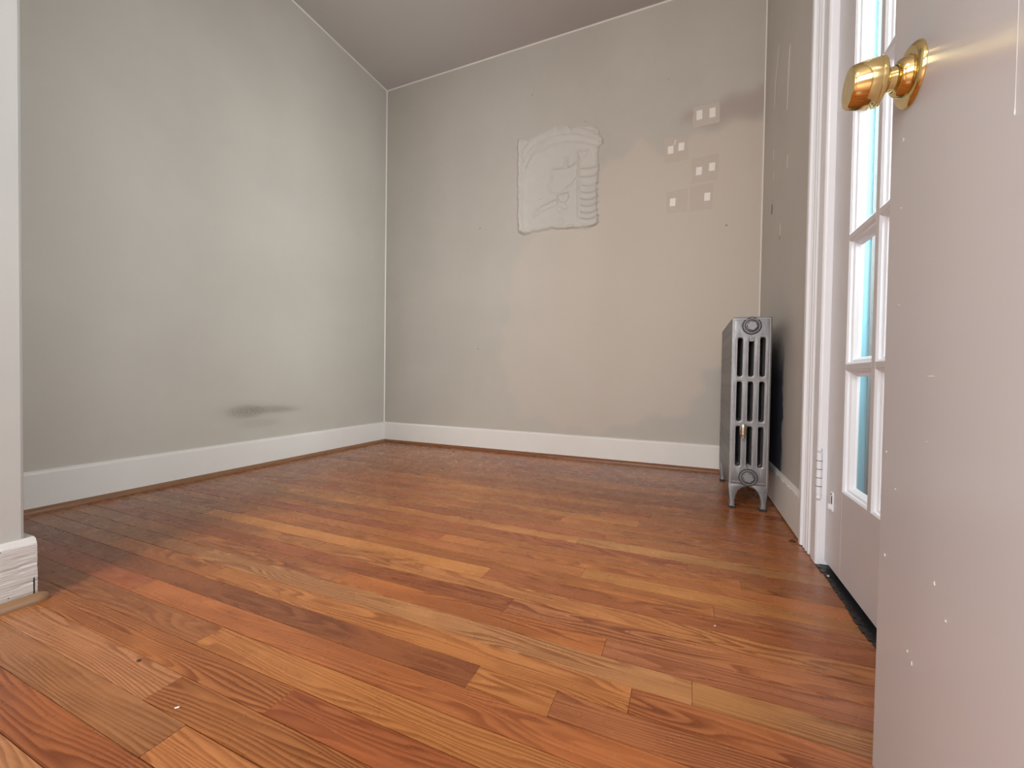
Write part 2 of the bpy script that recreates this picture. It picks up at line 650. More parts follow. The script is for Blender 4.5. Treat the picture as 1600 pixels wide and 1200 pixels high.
# rear wall: return behind the open door, and adjoining room
box('wall_rear', (2.385, YREAR - .12, -.02), (XR, YREAR, H), M_wall_right, kind='structure')
box('wall_rear_right', (XR, -6.2, -.02), (XR + .14, YREAR - .1, H), M_near, kind='structure')
bm = box_bm((-1.6, -6.2, -.02), (XR, -6.08, .75))
box_bm((-1.6, -6.2, 2.35), (XR, -6.08, H), bm=bm)
link('wall_rear_far', finish(bm, 'wall_rear_far'), M_near, kind='structure')
bm = box_bm((-1.6, -3.25, -.02), (.0, -3.13, H))
box_bm((-1.6, -6.2, -.02), (-1.48, -3.25, .7), bm=bm)
box_bm((-1.6, -6.2, 2.35), (-1.48, -3.25, H), bm=bm)
link('wall_rear_left', finish(bm, 'wall_rear_left'), M_near, kind='structure')
ceiling = box('ceiling', (-1.6, -6.2, H), (XR + .14, .1, H + .1), M_ceil, kind='structure')

# caulk beads in the corners
trimn = [0]


def trim(pts, axis, a, b, mat, **kw):
    trimn[0] += 1
    return prism('trim_%d' % trimn[0], pts, axis, a, b, mat, kind='structure', **kw)


e = .006
trim([(0, 0), (e, 0), (0, -e)], 2, HB, H, M_caulk)                      # left/back corner
trim([(XR, 0), (XR, -e), (XR - e, 0)], 2, HB, H, M_caulk)               # back/right corner
trim([(0, H), (e, H), (0, H - e)], 1, NY, 0, M_caulk)                    # left ceiling
trim([(0, H), (0, H - e), (-e, H)], 0, 0, XR, M_caulk)                  # back ceiling


# ------------------------------------------------------------------ baseboards and shoe mouldings
def base_prof(t=.014, h=HB):
    return [(0, 0), (t, 0), (t, h - .012), (t * .8, h - .006), (t * .45, h - .002), (0, h)]


bl = prism('baseboard_left', [(p[0], p[1]) for p in base_prof()], 1, NY, 0, M_base, kind='structure')
bb = prism('baseboard_back', [(-p[0], p[1]) for p in base_prof()], 0, 0, XR, M_base, kind='structure')
br = prism('baseboard_right', [(XR - p[0], p[1]) for p in base_prof(.013)], 1, -1.0, 0, M_base, kind='structure')
for v in br.data.vertices:
    if v.co.z < .001:
        v.co.z = .006
# chipped bright paint along the top of the right baseboard
for i, (y, l) in enumerate(((-.70, .03), (-.735, .02), (-.80, .03), (-.845, .02), (-.62, .02), (-.90, .05))):
    box('paint_chip', (XR - .0142, y - l * .8, HB - .0135 - random.random() * .003), (XR - .0124, y, HB - .0085), M_nick, br, bev=.0006)


def quarter(r, n=6):
    return [(0, 0)] + [(r * math.cos(a), r * math.sin(a)) for a in [i * math.pi / 2 / n for i in range(n + 1)]]


q = quarter(.018)
t1 = trim([(.014 + a, b) for a, b in q], 1, NY, -.014, shoe_wood('shoe_left', (.24, .115, .055)))
t2 = trim([(-.014 - a, b) for a, b in q], 0, .014, 2.34, shoe_wood('shoe_back', (.20, .075, .028)))
q2 = quarter(.0185, 8)


def near_shoe():
    # shoe moulding at the near left wall, its free end rounded over
    bm = bmesh.new()
    ys = [-3.24, -2.142, -2.132, -2.125, -2.119, -2.115]
    sc = [1, 1, .96, .86, .66, .3]
    rings = []
    for y, s in zip(ys, sc):
        rings.append([bm.verts.new((ND + .0135 + (a - .006) * s + .006 * s, y, b * s)) for a, b in q2])
    n = len(q2)
    for A, B in zip(rings, rings[1:]):
        for i in range(n):
            bm.faces.new((A[i], A[(i + 1) % n], B[(i + 1) % n], B[i]))
    bm.faces.new(rings[-1][::-1])
    bm.faces.new(rings[0])
    me = finish(bm, 'shoe')
    me.shade_smooth()
    me.set_sharp_from_angle(angle=math.radians(40))
    trimn[0] += 1
    return link('trim_%d' % trimn[0], me, shoe_wood('shoe_near', (.27, .155, .082)), kind='structure')


t3 = near_shoe()


def near_base():
    """chipped baseboard on the near left wall, returned round its end"""
    ny, nz = 150, 44
    y0, y1 = -2.60, -2.134
    hb = .141
    bm = bmesh.new()
    G = []
    import mathutils.noise as mn
    for j in range(nz + 1):
        row = []
        for i in range(ny + 1):
            y = y0 + (y1 - y0) * i / ny
            z = hb * j / nz
            t = .0145
            if j > nz - 4:
                t -= .0012 * (j - nz + 4) ** 1.6
            wear = max(0, min(1, (y + 2.26) / .1))
            n = mn.noise(Vector((y * 22, z * 190, 3.1)))
            n2 = mn.noise(Vector((y * 60, z * 420, 9.7)))
            d = 0
            if n > .22:
                d = -min(.0016, (n - .22) * .006)
            t += wear * (d + n2 * .00025)
            # long crack
            zc = .086 + (y + 2.134) * .05 + .0008 * math.sin(y * 90)
            if abs(z - zc) < .0019 and y > -2.3:
                t -= .0016
            row.append(bm.verts.new((ND + t, y + (n * .0016 if i == ny else 0), z)))
        G.append(row)
    for j in range(nz):
        for i in range(ny):
            bm.faces.new((G[j][i], G[j][i + 1], G[j + 1][i + 1], G[j + 1][i]))
    # top and end return
    top = [bm.verts.new((ND - .001, v.co.y, hb + .001)) for v in G[-1]]
    for i in range(ny):
        bm.faces.new((G[-1][i], G[-1][i + 1], top[i + 1], top[i]))
    end = [bm.verts.new((ND - .06, y1, hb * j / nz)) for j in range(nz + 1)]
    for j in range(nz):
        bm.faces.new((G[j][-1], end[j], end[j + 1], G[j + 1][-1]))
    c1 = bm.verts.new((ND - .06, NY - .002, hb))
    c2 = bm.verts.new((ND - .001, NY - .002, hb + .001))
    bm.faces.new((top[-1], G[-1][-1], end[-1], c1, c2))
    me = finish(bm, 'baseboard_near_left')
    me.shade_smooth()
    me.set_sharp_from_angle(angle=math.radians(38))
    return link('baseboard_near_left', me, M_basen, kind='structure')


bn = near_base()
# open joint and a few paint losses
prism('crack', [(ND + .0125, 0.004), (ND + .0152, .004), (ND + .0152, .052), (ND + .0142, .055), (ND + .0125, .055)], 1, -2.1405, -2.1385, M_dark, bn)
for (y, z, l, h_) in ((-2.187, .1265, .012, .0018), (-2.176, .024, .0022, .0022), (-2.20, .03, .003, .0015)):
    box('paint_loss', (ND + .0135, y - l, z), (ND + .0153, y, z + h_), M_dark, bn, bev=.0005)


# ------------------------------------------------------------------ wall marks
def film(name, corners, mat, parent, th=.0006, nrm=(0, -1, 0), **kw):
    """thin film with given corner points"""
    bm = bmesh.new()
    n = Vector(nrm)
    A = [bm.verts.new(Vector(c) + n * th) for c in corners]
    B = [bm.verts.new(Vector(c) - n * .0002) for c in corners]
    k = len(A)
    bm.faces.new(A)
    bm.faces.new(B[::-1])
    for i in range(k):
        bm.faces.new((A[i], B[i], B[(i + 1) % k], A[(i + 1) % k]))
    return link(name, finish(bm, name), mat, parent, **kw)


def rect(x0, z0, x1, z1, j=.004):
    r_ = lambda: random.uniform(-j, j)
    # slightly ragged rectangle
    pts = []
    for (a, b, c, d) in ((x0, z0, x1, z0), (x1, z0, x1, z1), (x1, z1, x0, z1), (x0, z1, x0, z0)):
        for s in (0, .35, .7):
            pts.append((a + (c - a) * s + r_(), 0, b + (d - b) * s + r_()))
    return pts


for (x0, z0, x1, z1, mt) in ((2.165, 1.935, 2.30, 2.055, M_patch_lilac), (2.015, 1.765, 2.145, 1.905, M_patch),
                             (2.165, 1.625, 2.30, 1.765, M_patch), (2.035, 1.47, 2.145, 1.60, M_patch), (2.160, 1.465, 2.275, 1.61, M_patch)):
    film('paint_patch', rect(x0, z0, x1, z1), mt, wall_back, th=.0005)

strips = [  # x, z of the middle, width, height, label
    (2.199, 2.001, 'left white adhesive strip of the topmost pair on the back wall'),
    (2.265, 1.999, 'right white adhesive strip of the topmost pair on the back wall'),
    (2.051, 1.836, 'left white adhesive strip of the second pair down, under a small scratch'),
    (2.108, 1.843, 'right white adhesive strip of the second pair down, left of the others'),
    (2.203, 1.688, 'left white adhesive strip of the third pair down on the back wall'),
    (2.269, 1.700, 'right white adhesive strip of the third pair down on the back wall'),
    (2.068, 1.534, 'lowest white adhesive strip on the left, alone on its square paint patch'),
    (2.248, 1.538, 'lowest white adhesive strip on the right, alone on its square paint patch'),
]
for i, (x, z, lb) in enumerate(strips):
    h_ = .026 if i < 2 else .022
    w_ = .015
    s = box('adhesive_strip', (-w_, -.0011, -h_), (w_, .0, h_), M_strip, bev=.0003, loc=(x, -.0003, z),
            label=lb, cat='adhesive strip', group='adhesive strips on the back wall')
    s.rotation_euler = (0, random.uniform(-.05, .05), 0)
film('scuff', [(2.068, 0, 1.862), (2.072, 0, 1.862), (2.078, 0, 1.888), (2.075, 0, 1.89)], M_nick, wall_back)
for (x, z, r) in ((.819, 1.541, .006), (.816, .706, .005), (1.55, 2.111, .004), (1.194, 2.366, .005), (2.347, 1.366, .006), (2.033, 2.243, .003)):
    film('nail_hole', [(x + r * math.cos(a), 0, z + r * math.sin(a)) for a in [i * math.pi / 4 for i in range(8)]],
         simple('hole_grey_%d' % int(x * 1000), (0.29, 0.26, 0.225), .8), wall_back, th=.0003)


def spackle():
    """skim-coat patch with trowel smears; heights in metres over local uv in photo-crop units"""
    X0, X1, Z0, Z1 = 1.06, 1.72, 1.395, 2.115
    nx, nz = 200, 215
    # crop units: u 0..971, v 0..1200 measured over 170 x 210 pixels of wall
    us = np.linspace(85, 900, nx)
    vs = np.linspace(70, 1120, nz)
    U, V = np.meshgrid(us, vs)
    ss = lambda a, lo, hi: np.clip((a - lo) / (hi - lo), 0, 1) ** 2 * (3 - 2 * np.clip((a - lo) / (hi - lo), 0, 1))
    wob = 5 * np.sin(U * .031 + V * .017) + 4 * np.sin(U * .071 - V * .043) + 3 * np.sin(V * .11 + U * .02)
    # outline polygon (photo crop)
    pol = [(112, 215), (225, 215), (330, 160), (450, 105), (560, 95), (600, 125), (680, 100), (780, 98), (835, 130), (850, 180), (882, 215), (870, 275), (840, 300), (835, 380), (838, 500), (828, 640), (822, 760), (815, 850), (835, 910), (828, 985), (770, 1010), (600, 1020), (420, 1020), (240, 1050), (170, 1080), (118, 1050), (105, 900), (108, 600), (104, 400)]

    def sdf(poly):
        d = np.full(U.shape, 1e9)
        n = len(poly)
        for i in range(n):
            x1, y1 = poly[i]
            x2, y2 = poly[(i + 1) % n]
            dx, dy = x2 - x1, y2 - y1
            t = np.clip(((U - x1) * dx + (V - y1) * dy) / (dx * dx + dy * dy), 0, 1)
            d = np.minimum(d, np.hypot(U - x1 - t * dx, V - y1 - t * dy))
        ins = poly_in(U, V, poly)
        return np.where(ins, d, -d)
    D = sdf(pol) + wob * .6
    cover = ss(D, -1, 16)
    h = cover * .0030
    # raised rims at the left and the top
    h += .0022 * np.exp(-((D - 16) / 13) ** 2) * (D > -6)
    h += .0020 * np.exp(-((U - 165) / 30) ** 2) * cover * (V > 230)
    # arched trowel lobes on top
    for (cx, cy, rx, ry, w, k) in ((560, 420, 400, 315, 9, .0024), (590, 470, 420, 290, 8, .0022), (600, 520, 400, 270, 12, .0024), (640, 560, 470, 400, 8, -.0012), (760, 210, 100, 90, 10, .001)):
        r = (np.hypot((U - cx) / rx, (V - cy) / ry) - 1) * (rx + ry) / 2
        msk = (V < cy - 40)
        h += k * np.exp(-(r / w) ** 2) * msk * cover
    # stacked scallops down the right side
    for i, vc in enumerate((470, 545, 610, 670, 732, 790, 850, 905, 970)):
        c = (U - 745) / 95
        arc = vc + (1 - c * c) * 28 * (1 if i > 1 else .4) - (U - 745) * .12
        dd = V - arc
        msk = ss(U, 640, 690) * ss(860 - U, 0, 40)
        h += msk * (.0020 * np.exp(-((dd + 10) / 9) ** 2) - .0020 * np.exp(-((dd - 6) / 7) ** 2))
    for uc, k in ((650, .0022), (672, -.0012)):
        h += k * np.exp(-((U - uc) / 9) ** 2) * ss(V, 330, 400) * ss(1000 - V, 0, 200)
    # bare or thin area in the middle
    hole = sdf([(420, 490), (520, 470), (560, 480), (640, 420), (650, 540), (600, 610), (560, 640), (480, 700), (420, 690), (380, 640), (415, 560)])
    h -= .0026 * ss(hole + wob, -2, 10)
    h += .0012 * np.exp(-((hole + 8) / 8) ** 2)
    for pl, k in (([(255, 890), (290, 835), (380, 790), (460, 755), (470, 800), (380, 840), (310, 870), (265, 915)], .0030),
                  ([(465, 720), (560, 690), (570, 740), (540, 785), (480, 770)], .0026), ([(640, 330), (740, 320), (720, 370), (660, 395)], .0018),
                  ([(540, 390), (560, 390), (558, 480), (535, 490)], .0020)):
        s_ = sdf(pl)
        h -= k * ss(s_ + wob * .5, -2, 9)
        h += .0012 * np.exp(-((s_ + 9) / 7) ** 2) * cover
    for (cu, cv, r0) in ((490, 845, 24), (500, 950, 26), (535, 820, 20), (160, 1060, 22), (318, 735, 16), (590, 1000, 22)):
        r = np.hypot(U - cu, V - cv) - r0
        h += .0014 * np.exp(-(r / 8) ** 2) * cover
    h += cover * (.00025 * np.sin(U * .05 + V * .021) * np.sin(V * .06) + rng.normal(0, .00005, U.shape))
    h = np.maximum(h, .0005 * cover) * 3.2 - .0004 * (cover < .02)
    # photo crop -> wall: the crop is a perspective view of the plane; bilinear on its measured corners
    x = 1.0445 + (U / 971) * (1.735 - 1.0445) + (U / 971) * (1 - U / 971) * -.03
    ztop = 2.218 + (2.132 + .0 - 2.218) * 0 + 0 * U
    # image rows map to height with the wall receding: z = zc + (yh - v) * depth(x)
    px = 790 + U / 5.714
    py = 180 + V / 5.714
    f = 644.04
    a = (px - 800) / f
    b = -(py - 600) / f
    dx = CF.x + a * CR.x + b * CU.x
    dy = CF.y + a * CR.y + b * CU.y
    dz = CF.z + a * CR.z + b * CU.z
    tt = 2.5625 / dy
    x = 2.1662 + tt * dx
    z = .5161 + tt * dz
    verts = np.stack([x, -h, z], -1).reshape(-1, 3)
    keep = (ss(D, -8, -4) > 0)
    faces = []
    for j in range(nz - 1):
        for i in range(nx - 1):
            if keep[j, i] or keep[j + 1, i] or keep[j, i + 1] or keep[j + 1, i + 1]:
                k = j * nx + i
                faces.append((k, k + nx, k + nx + 1, k + 1))
    bm = bmesh.new()
    me = bpy.data.meshes.new('spackle_patch')
    me.from_pydata(verts.tolist(), [], faces)
    bm.from_mesh(me)
    bmesh.ops.delete(bm, geom=[v for v in bm.verts if not v.link_faces], context='VERTS')
    bm.to_mesh(me)
    bm.free()
    me.shade_smooth()
    return link('spackle_patch', me, M_spackle, wall_back, label='rough white skim-coat patch with curved trowel smears')


spackle()

# right wall: pale scuff streaks, a gouge and old navy paint with shadow painted in behind the radiator
RN = (-1, 0, 0)
for (ya, za, yb, zb, w) in ((-.354, 2.03, -.285, 1.90, .012), (-.285, 1.90, -.275, 1.80, .010), (-.59, 1.86, -.572, 1.72, .02), (-.572, 1.72, -.565, 1.62, .014),
                            (-.29, 1.60, -.287, 1.55, .010), (-.60, 1.42, -.595, 1.37, .012), (-.30, 1.49, -.297, 1.45, .010), (-.49, 1.185, -.485, 1.13, .014)):
    film('scuff', [(XR, ya - w / 2, za), (XR, ya + w / 2, za), (XR, yb + w / 2, zb), (XR, yb - w / 2, zb)], M_scuff, wall_right, nrm=RN, th=.0005)
film('gouge', [(XR, -.285, 1.30), (XR, -.272, 1.302), (XR, -.278, 1.345), (XR, -.287, 1.348), (XR, -.291, 1.32)], M_dark, wall_right, nrm=RN, th=.0005)
film('gouge', [(XR, -.485, 1.12), (XR, -.478, 1.122), (XR, -.480, 1.138), (XR, -.487, 1.14)], M_dark, wall_right, nrm=RN, th=.0005)
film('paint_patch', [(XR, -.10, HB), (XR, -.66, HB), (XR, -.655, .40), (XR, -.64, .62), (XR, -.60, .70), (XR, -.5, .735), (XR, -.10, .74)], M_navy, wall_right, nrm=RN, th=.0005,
     label='dark navy strip of old paint and painted shadow behind the radiator')


# ------------------------------------------------------------------ radiator
rad = empty('radiator', (2.396, -.44, 0), 'short silver-painted cast-iron column radiator standing in the back right corner', 'radiator')
RX0, RX1 = -.069, .070       # local x across the section
RY = -.697 + .44             # local y of the front face
NSEC, PITCH, TH = 11, .0475, .041
inv = Vector((-2.396, .44, 0))


def section_bm(front):
    xs = [RX0, RX0 + .0165, RX0 + .033, RX0 + .0545, RX0 + .0615 + .0005, RX0 + .0775, RX0 + .0845, RX0 + .106, RX0 + .1225, RX1]
    # solid columns: 0-1 tube, 1-2 slot, 2-4 tube..., simplified: 4 tubes and 3 slots
    w = RX1 - RX0
    slot = .0165
    tube = (w - 3 * slot) / 4
    xs = [RX0]
    for i in range(3):
        xs += [xs[-1] + tube, xs[-1] + tube + slot]
    xs.append(RX1)
    zs = [.098, .172, .330, .352, .508, .530, .682, .765]
    bm = bmesh.new()
    V = {}

    def v(i, j):
        if (i, j) not in V:
            x, z = xs[i], zs[j]
            V[(i, j)] = bm.verts.new((x, 0, z))
        return V[(i, j)]
    fs = []
    for j in range(len(zs) - 1):
        for i in range(len(xs) - 1):
            if i % 2 == 1 and j in (1, 3, 5):
                continue
            fs.append(bm.faces.new((v(i, j), v(i + 1, j), v(i + 1, j + 1), v(i, j + 1))))
    r = bmesh.ops.extrude_face_region(bm, geom=fs)
    nv = [g for g in r['geom'] if isinstance(g, bmesh.types.BMVert)]
    bmesh.ops.translate(bm, verts=nv, vec=(0, TH, 0))
    bmesh.ops.recalc_face_normals(bm, faces=bm.faces)
    # slots: round the vertical corners of the holes first
    ve = [e_ for e_ in bm.edges if abs(e_.verts[0].co.y - e_.verts[1].co.y) > .01 and len(e_.link_faces) == 2 and e_.calc_face_angle(0) > .5]
    bmesh.ops.bevel(bm, geom=ve, offset=.0068, segments=3, affect='EDGES', profile=.5, clamp_overlap=True)
    # soften front and back rims
    rim = [e_ for e_ in bm.edges if len(e_.link_faces) == 2 and e_.calc_face_angle(0) > .9 and abs(e_.verts[0].co.y - e_.verts[1].co.y) < 1e-5]
    bmesh.ops.bevel(bm, geom=rim, offset=.0042, segments=2, affect='EDGES', profile=.5, clamp_overlap=True)
    return bm


def leg_me(side):
    """curved cast foot under one side of an end section; side -1 left, +1 right"""
    s = side
    edge = RX0 if s < 0 else RX1
    pr = [(.0, .112), (.0, .085), (.003, .055), (.006, .03), (.006, .012), (.004, .008), (.004, .0), (.027, 0), (.027, .008), (.024, .014), (.0235, .03), (.027, .052), (.035, .072), (.048, .086), (.0675, .092), (.0675, .112)]
    pts = [(edge - s * a, b) for a, b in pr]
    bm = bmesh.new()
    A = [bm.verts.new((x, .002, z)) for x, z in pts]
    B = [bm.verts.new((x, .034, z)) for x, z in pts]
    n = len(pts)
    for i in range(n):
        bm.faces.new((A[i], A[(i + 1) % n], B[(i + 1) % n], B[i]))
    bm.faces.new(A)
    bm.faces.new(B[::-1])
    bmesh.ops.recalc_face_normals(bm, faces=bm.faces)
    es = [e_ for e_ in bm.edges if abs(e_.verts[0].co.y - e_.verts[1].co.y) < 1e-5]
    bmesh.ops.bevel(bm, geom=es, offset=.003, segments=2, affect='EDGES', profile=.5, clamp_overlap=True)
    me = finish(bm, 'leg')
    me.shade_smooth()
    me.set_sharp_from_angle(angle=math.radians(50))
    return me


sec_me = finish(section_bm(True), 'section')
sec_me.shade_smooth()
sec_me.set_sharp_from_angle(angle=math.radians(40))
legL, legR = leg_me(-1), leg_me(1)
secs = []
for i in range(NSEC):
    s = link('section', sec_me, M_rad, rad, loc=(0, RY + i * PITCH, 0))
    secs.append(s)
    if i in (0, NSEC - 1):
        link('leg', legL, M_rad, s)
        link('leg', legR, M_rad, s)
M_footb = simple('foot_black', (.02, .018, .017), .6)
for s in (secs[0], secs[-1]):
    for e0, e1 in ((RX0 + .003, RX0 + .029), (RX1 - .029, RX1 - .003)):
        box('foot_pad', (e0, .0, .0), (e1, .036, .0085), M_footb, s, bev=.002, label='black worn tip of the leg')
# hubs joining the sections (top and bottom)
for z in (.728, .132):
    lathe('hub', [(0, 0), (.024, 0), (.024, (NSEC - 1) * PITCH), (0, (NSEC - 1) * PITCH)], (0, 1, 0), (0.0, RY + .02, z), M_rad, rad, seg=20)
# raised frame ribs on the front section (long cast borders and cross lines)
f0 = secs[0]
w = RX1 - RX0
slot = .0165
tube = (w - 3 * slot) / 4
for i in range(3):
    cx = RX0 + tube + i * (tube + slot) + slot / 2
    for z0, z1 in ((.172, .330), (.352, .508), (.530, .682)):
        # cast lip round each slot
        bm = bmesh.new()
        for sx in (-1, 1):
            box_bm((cx + sx * .0118 - .0016, -.0016, z0 - .006), (cx + sx * .0118 + .0016, .003, z1 + .006), .0012, 1, bm)
        for zz in (z0 - .0065, z1 + .0065):
            box_bm((cx - .0118, -.0016, zz - .0014), (cx + .0118, .003, zz + .0014), .0010, 1, bm)
        link('slot_rim', finish(bm, 'slot_rim'), M_radl, f0)
bm = box_bm((RX0 + .005, -.0018, .094), (RX0 + .0085, .003, .757), .0013)
box_bm((RX1 - .0085, -.0018, .094), (RX1 - .005, .003, .757), .0013, 1, bm)
box_bm((RX0 + .005, -.0018, .7535), (RX1 - .005, .003, .757), .0013, 1, bm)
box_bm((RX0 + .012, -.0012, .1085), (RX0 + .042, .003, .1105), .0006, 1, bm)
box_bm((RX1 - .042, -.0012, .1085), (RX1 - .012, .003, .1105), .0006, 1, bm)
link('border_rib', finish(bm, 'border_rib'), M_radl, f0)


def hexplug(z, parent, name):
    o = Vector((0.0, 0.0, z))
    p = lathe(name, [(.031, .004), (.031, -.002), (.0285, -.0055), (.0258, -.0055), (.0248, -.0015), (.0218, -.0015), (.0210, -.007), (.0195, -.0075), (.0185, -.0035), (0, -.0035)], (0, 1, 0), o, M_rad, parent, seg=32)
    bm = lathe_bm([(.0205, -.003), (.0205, -.0105), (.0172, -.0125), (.0, -.0125)], Vector((0, 1, 0)), o, 6)
    # recess look: inner raised hexagon
    link('hexagon', finish(bm, 'hexagon'), M_rad, p)
    for ra, rb, d in ((.0345, .0310, -.0004), (.0252, .0222, -.0019), (.0150, .0138, -.0124)):
        lathe('groove_shade', [(ra, d + .001), (ra, d), (rb, d), (rb, d + .001)], (0, 1, 0), o, M_radd, p, seg=32)
    return p


top_p = hexplug(.7285, rad, 'end_plug')
top_p.location = (0, RY, 0)
bot_p = hexplug(.1285, rad, 'end_plug')
bot_p.location = (0, RY, 0)
# small bosses: arched tab under the upper plug, round one over the lower plug, tiny one above the upper plug
bm = bmesh.new()
pts = [(-.0085, .668), (.0085, .668), (.0085, .682)] + [(.0085 * math.cos(a), .682 + .008 * math.sin(a)) for a in [i * math.pi / 8 for i in range(1, 8)]] + [(-.0085, .682)]
A = [bm.verts.new((x, -.004, z)) for x, z in pts]
B = [bm.verts.new((x, .006, z)) for x, z in pts]
for i in range(len(pts)):
    bm.faces.new((A[i], A[(i + 1) % len(pts)], B[(i + 1) % len(pts)], B[i]))
bm.faces.new(A)
bm.faces.new(B[::-1])
lathe_bm([(.0042, -.0035), (.0042, -.006), (0, -.0065)], Vector((0, 1, 0)), Vector((0, 0, .680)), 10, bm)
link('casting_tab', finish(bm, 'casting_tab'), M_rad, f0)
for z, r in ((.174, .0095), (.7605, .006)):
    lathe('casting_boss', [(r, .005), (r, -.003), (r * .8, -.005), (r * .5, -.004), (r * .45, -.006), (0, -.0065)], (0, 1, 0), (0, 0, z), M_rad, f0, seg=14)
# air vent: nickel bullet on a short nipple at the front left
av = lathe('air_vent', [(0, .0), (.004, 0), (.0045, .008), (.0075, .0095), (.0078, .013), (.0082, .0145), (.0118, .0165), (.0122, .020), (.0118, .023), (.0128, .026), (.0128, .052), (.0120, .056), (.0108, .058), (.0, .0585)],
           (0, 0, 1), (-.0235, RY - .021, .284), M_nickel, rad, seg=20, label='shiny nickel air vent valve')
lathe('vent_nipple', [(.005, 0), (.005, .022)], (0, 1, 0), (-.0235, RY - .021, .325), M_nickel, av, seg=10)
lathe('vent_tip', [(0, 0), (.0018, .003), (.0022, .010), (.0, .011)], (0, 0, 1), (-.0235, RY - .021, .274), M_rad, av, seg=10)

# ------------------------------------------------------------------ glazed door in the right wall with its casing
# casing: profile in (x, y) extruded in z
YO = -1.0


def casing_pts(y_out, y_in, s):
    # s = -1: profile runs from y_out towards -y
    L = abs(y_in - y_out)
    pr = [(0, .0), (0, .012), (.003, .0165), (.020, .0175), (.026, .0165), (.030, .0095), (.036, .0085), (.042, .0125), (.047, .0130), (.052, .0095),
          (.056, .0085), (.061, .0120), (.068, .0135), (.075, .0120), (.079, .0085), (.084, .0085), (.090, .0125), (.096, .0125), (.101, .0085), (.112, .0085), (.120, .0105), (.135, .0115),
          (L - .004, .0115), (L, .0085), (L, .0)]
    return [(XR - b, y_out + s * a) for a, b in pr]


cas = casing_pts(YO, YJ, -1)
trim(cas, 2, 0.002, 2.13, M_trim, smooth=False)
trim(casing_pts(-2.08, YJ2, 1), 2, 0.002, 2.13, M_trim)
trim([(XR, 1.985), (XR - .0135, 1.985), (XR - .0135, 2.10), (XR - .0175, 2.105), (XR - .0175, 2.13), (XR, 2.13)], 1, -2.08, YO, M_trim)
# jambs with a rounded nosing
nose = [(XR + .14, YJ + .004), (XR + .14, YJ - .0015)] + [(XR - .0095 + .005 - .005 * math.cos(a), YJ + .0035 - .005 * math.sin(a) - .0) for a in [math.pi / 2, math.pi / 4, 0]] + [(XR - .0095, YJ + .004)]
trim(nose, 2, 0.004, 1.985, M_trim)
trim([(XR - .008, YJ2 - .004), (XR + .14, YJ2 - .004), (XR + .14, YJ2 + .001), (XR - .008, YJ2 + .001)], 2, 0.004, 1.985, M_trim)
# weather side of the far jamb: cyan daylight put into its colour, with a stop strip
M_aqua = simple('jamb_cyan_daylight', (0.14, 0.37, 0.43), .4)
trim([(XD + .034, YJ - .010), (XD + .069, YJ - .010), (XD + .069, YJ - .0015), (XD + .034, YJ - .0015)], 2, .004, 1.985, M_aqua)
trim([(XD + .069, YJ - .008), (XD + .081, YJ - .008), (XD + .081, YJ - .0014), (XD + .069, YJ - .0014)], 2, .004, 1.985, M_aqua)
M_screen = simple('screen_frame_grey', (0.14, 0.155, 0.15), .5)
trim([(XD + .081, YJ - .012), (XR + .145, YJ - .012), (XR + .145, YJ - .0014), (XD + .081, YJ - .0014)], 2, .004, 1.985, M_screen)
# threshold
thr = box('trim_90', (2.5145, YJ2 - .004, -.019), (XR + .16, YJ + .004, .0025), M_black, kind='structure', bev=.001)
trimn[0] += 1
thr.name = 'trim_%d' % trimn[0]
for i in range(26):   # ragged broken edge of the black sealing strip on the floor side
    y = YJ - .004 - i * .0285
    if y - .03 < YJ2:
        break
    box('strip_fragment', (2.512 - random.uniform(0, .006), y - random.uniform(.02, .0285), -.004), (2.53, y, .0028 + random.uniform(0, .0012)), M_black, thr, bev=.0012)
lathe('screw_head', [(0, .0025), (.0035, .002), (.004, 0)], (0, 0, 1), (2.5185, -1.245, .003), M_nickel, thr, seg=12)

dg = empty('door_1', (XD, YJ - .002, .018), kind='structure', label='white glazed door with small panes in the right wall')
dinv = Vector((-XD, -(YJ - .002), -.018))


def dbox(name, lo, hi, mat, parent=dg, bev=.0008):
    o = box(name, Vector(lo) + dinv, Vector(hi) + dinv, mat, parent, bev=bev)
    return o


T = .030
ST, RB, TOPZ = .127, .239, 1.965
NC, NR = 3, 5
PY0 = YJ - .002 - ST + .003       # first pane edge, about -1.281
PW, MW = .155, .0195
PYE = PY0 - NC * PW - (NC - 1) * MW
PZP, MH = .3195, .0145
PZ0 = RB
dbox('stile', (XD, PY0, .018), (XD + T, YJ - .002, TOPZ), M_glazed)
dbox('stile', (XD, PYE - ST, .018), (XD + T, PYE, TOPZ), M_glazed)
dbox('rail', (XD, PYE, .018), (XD + T, PY0, RB), M_glazed)
dbox('rail', (XD, PYE, PZ0 + NR * PZP - MH), (XD + T, PY0, TOPZ), M_glazed)
for c in range(1, NC):
    y = PY0 - c * PW - (c - 1) * MW
    dbox('muntin', (XD, y - MW, RB), (XD + T, y, PZ0 + NR * PZP - MH), M_glazed)
for r in range(1, NR):
    z = PZ0 + r * PZP
    for c in range(NC):
        y = PY0 - c * (PW + MW)
        dbox('muntin', (XD, y - PW, z - MH), (XD + T, y, z), M_glazed)
GX = XD + .0235
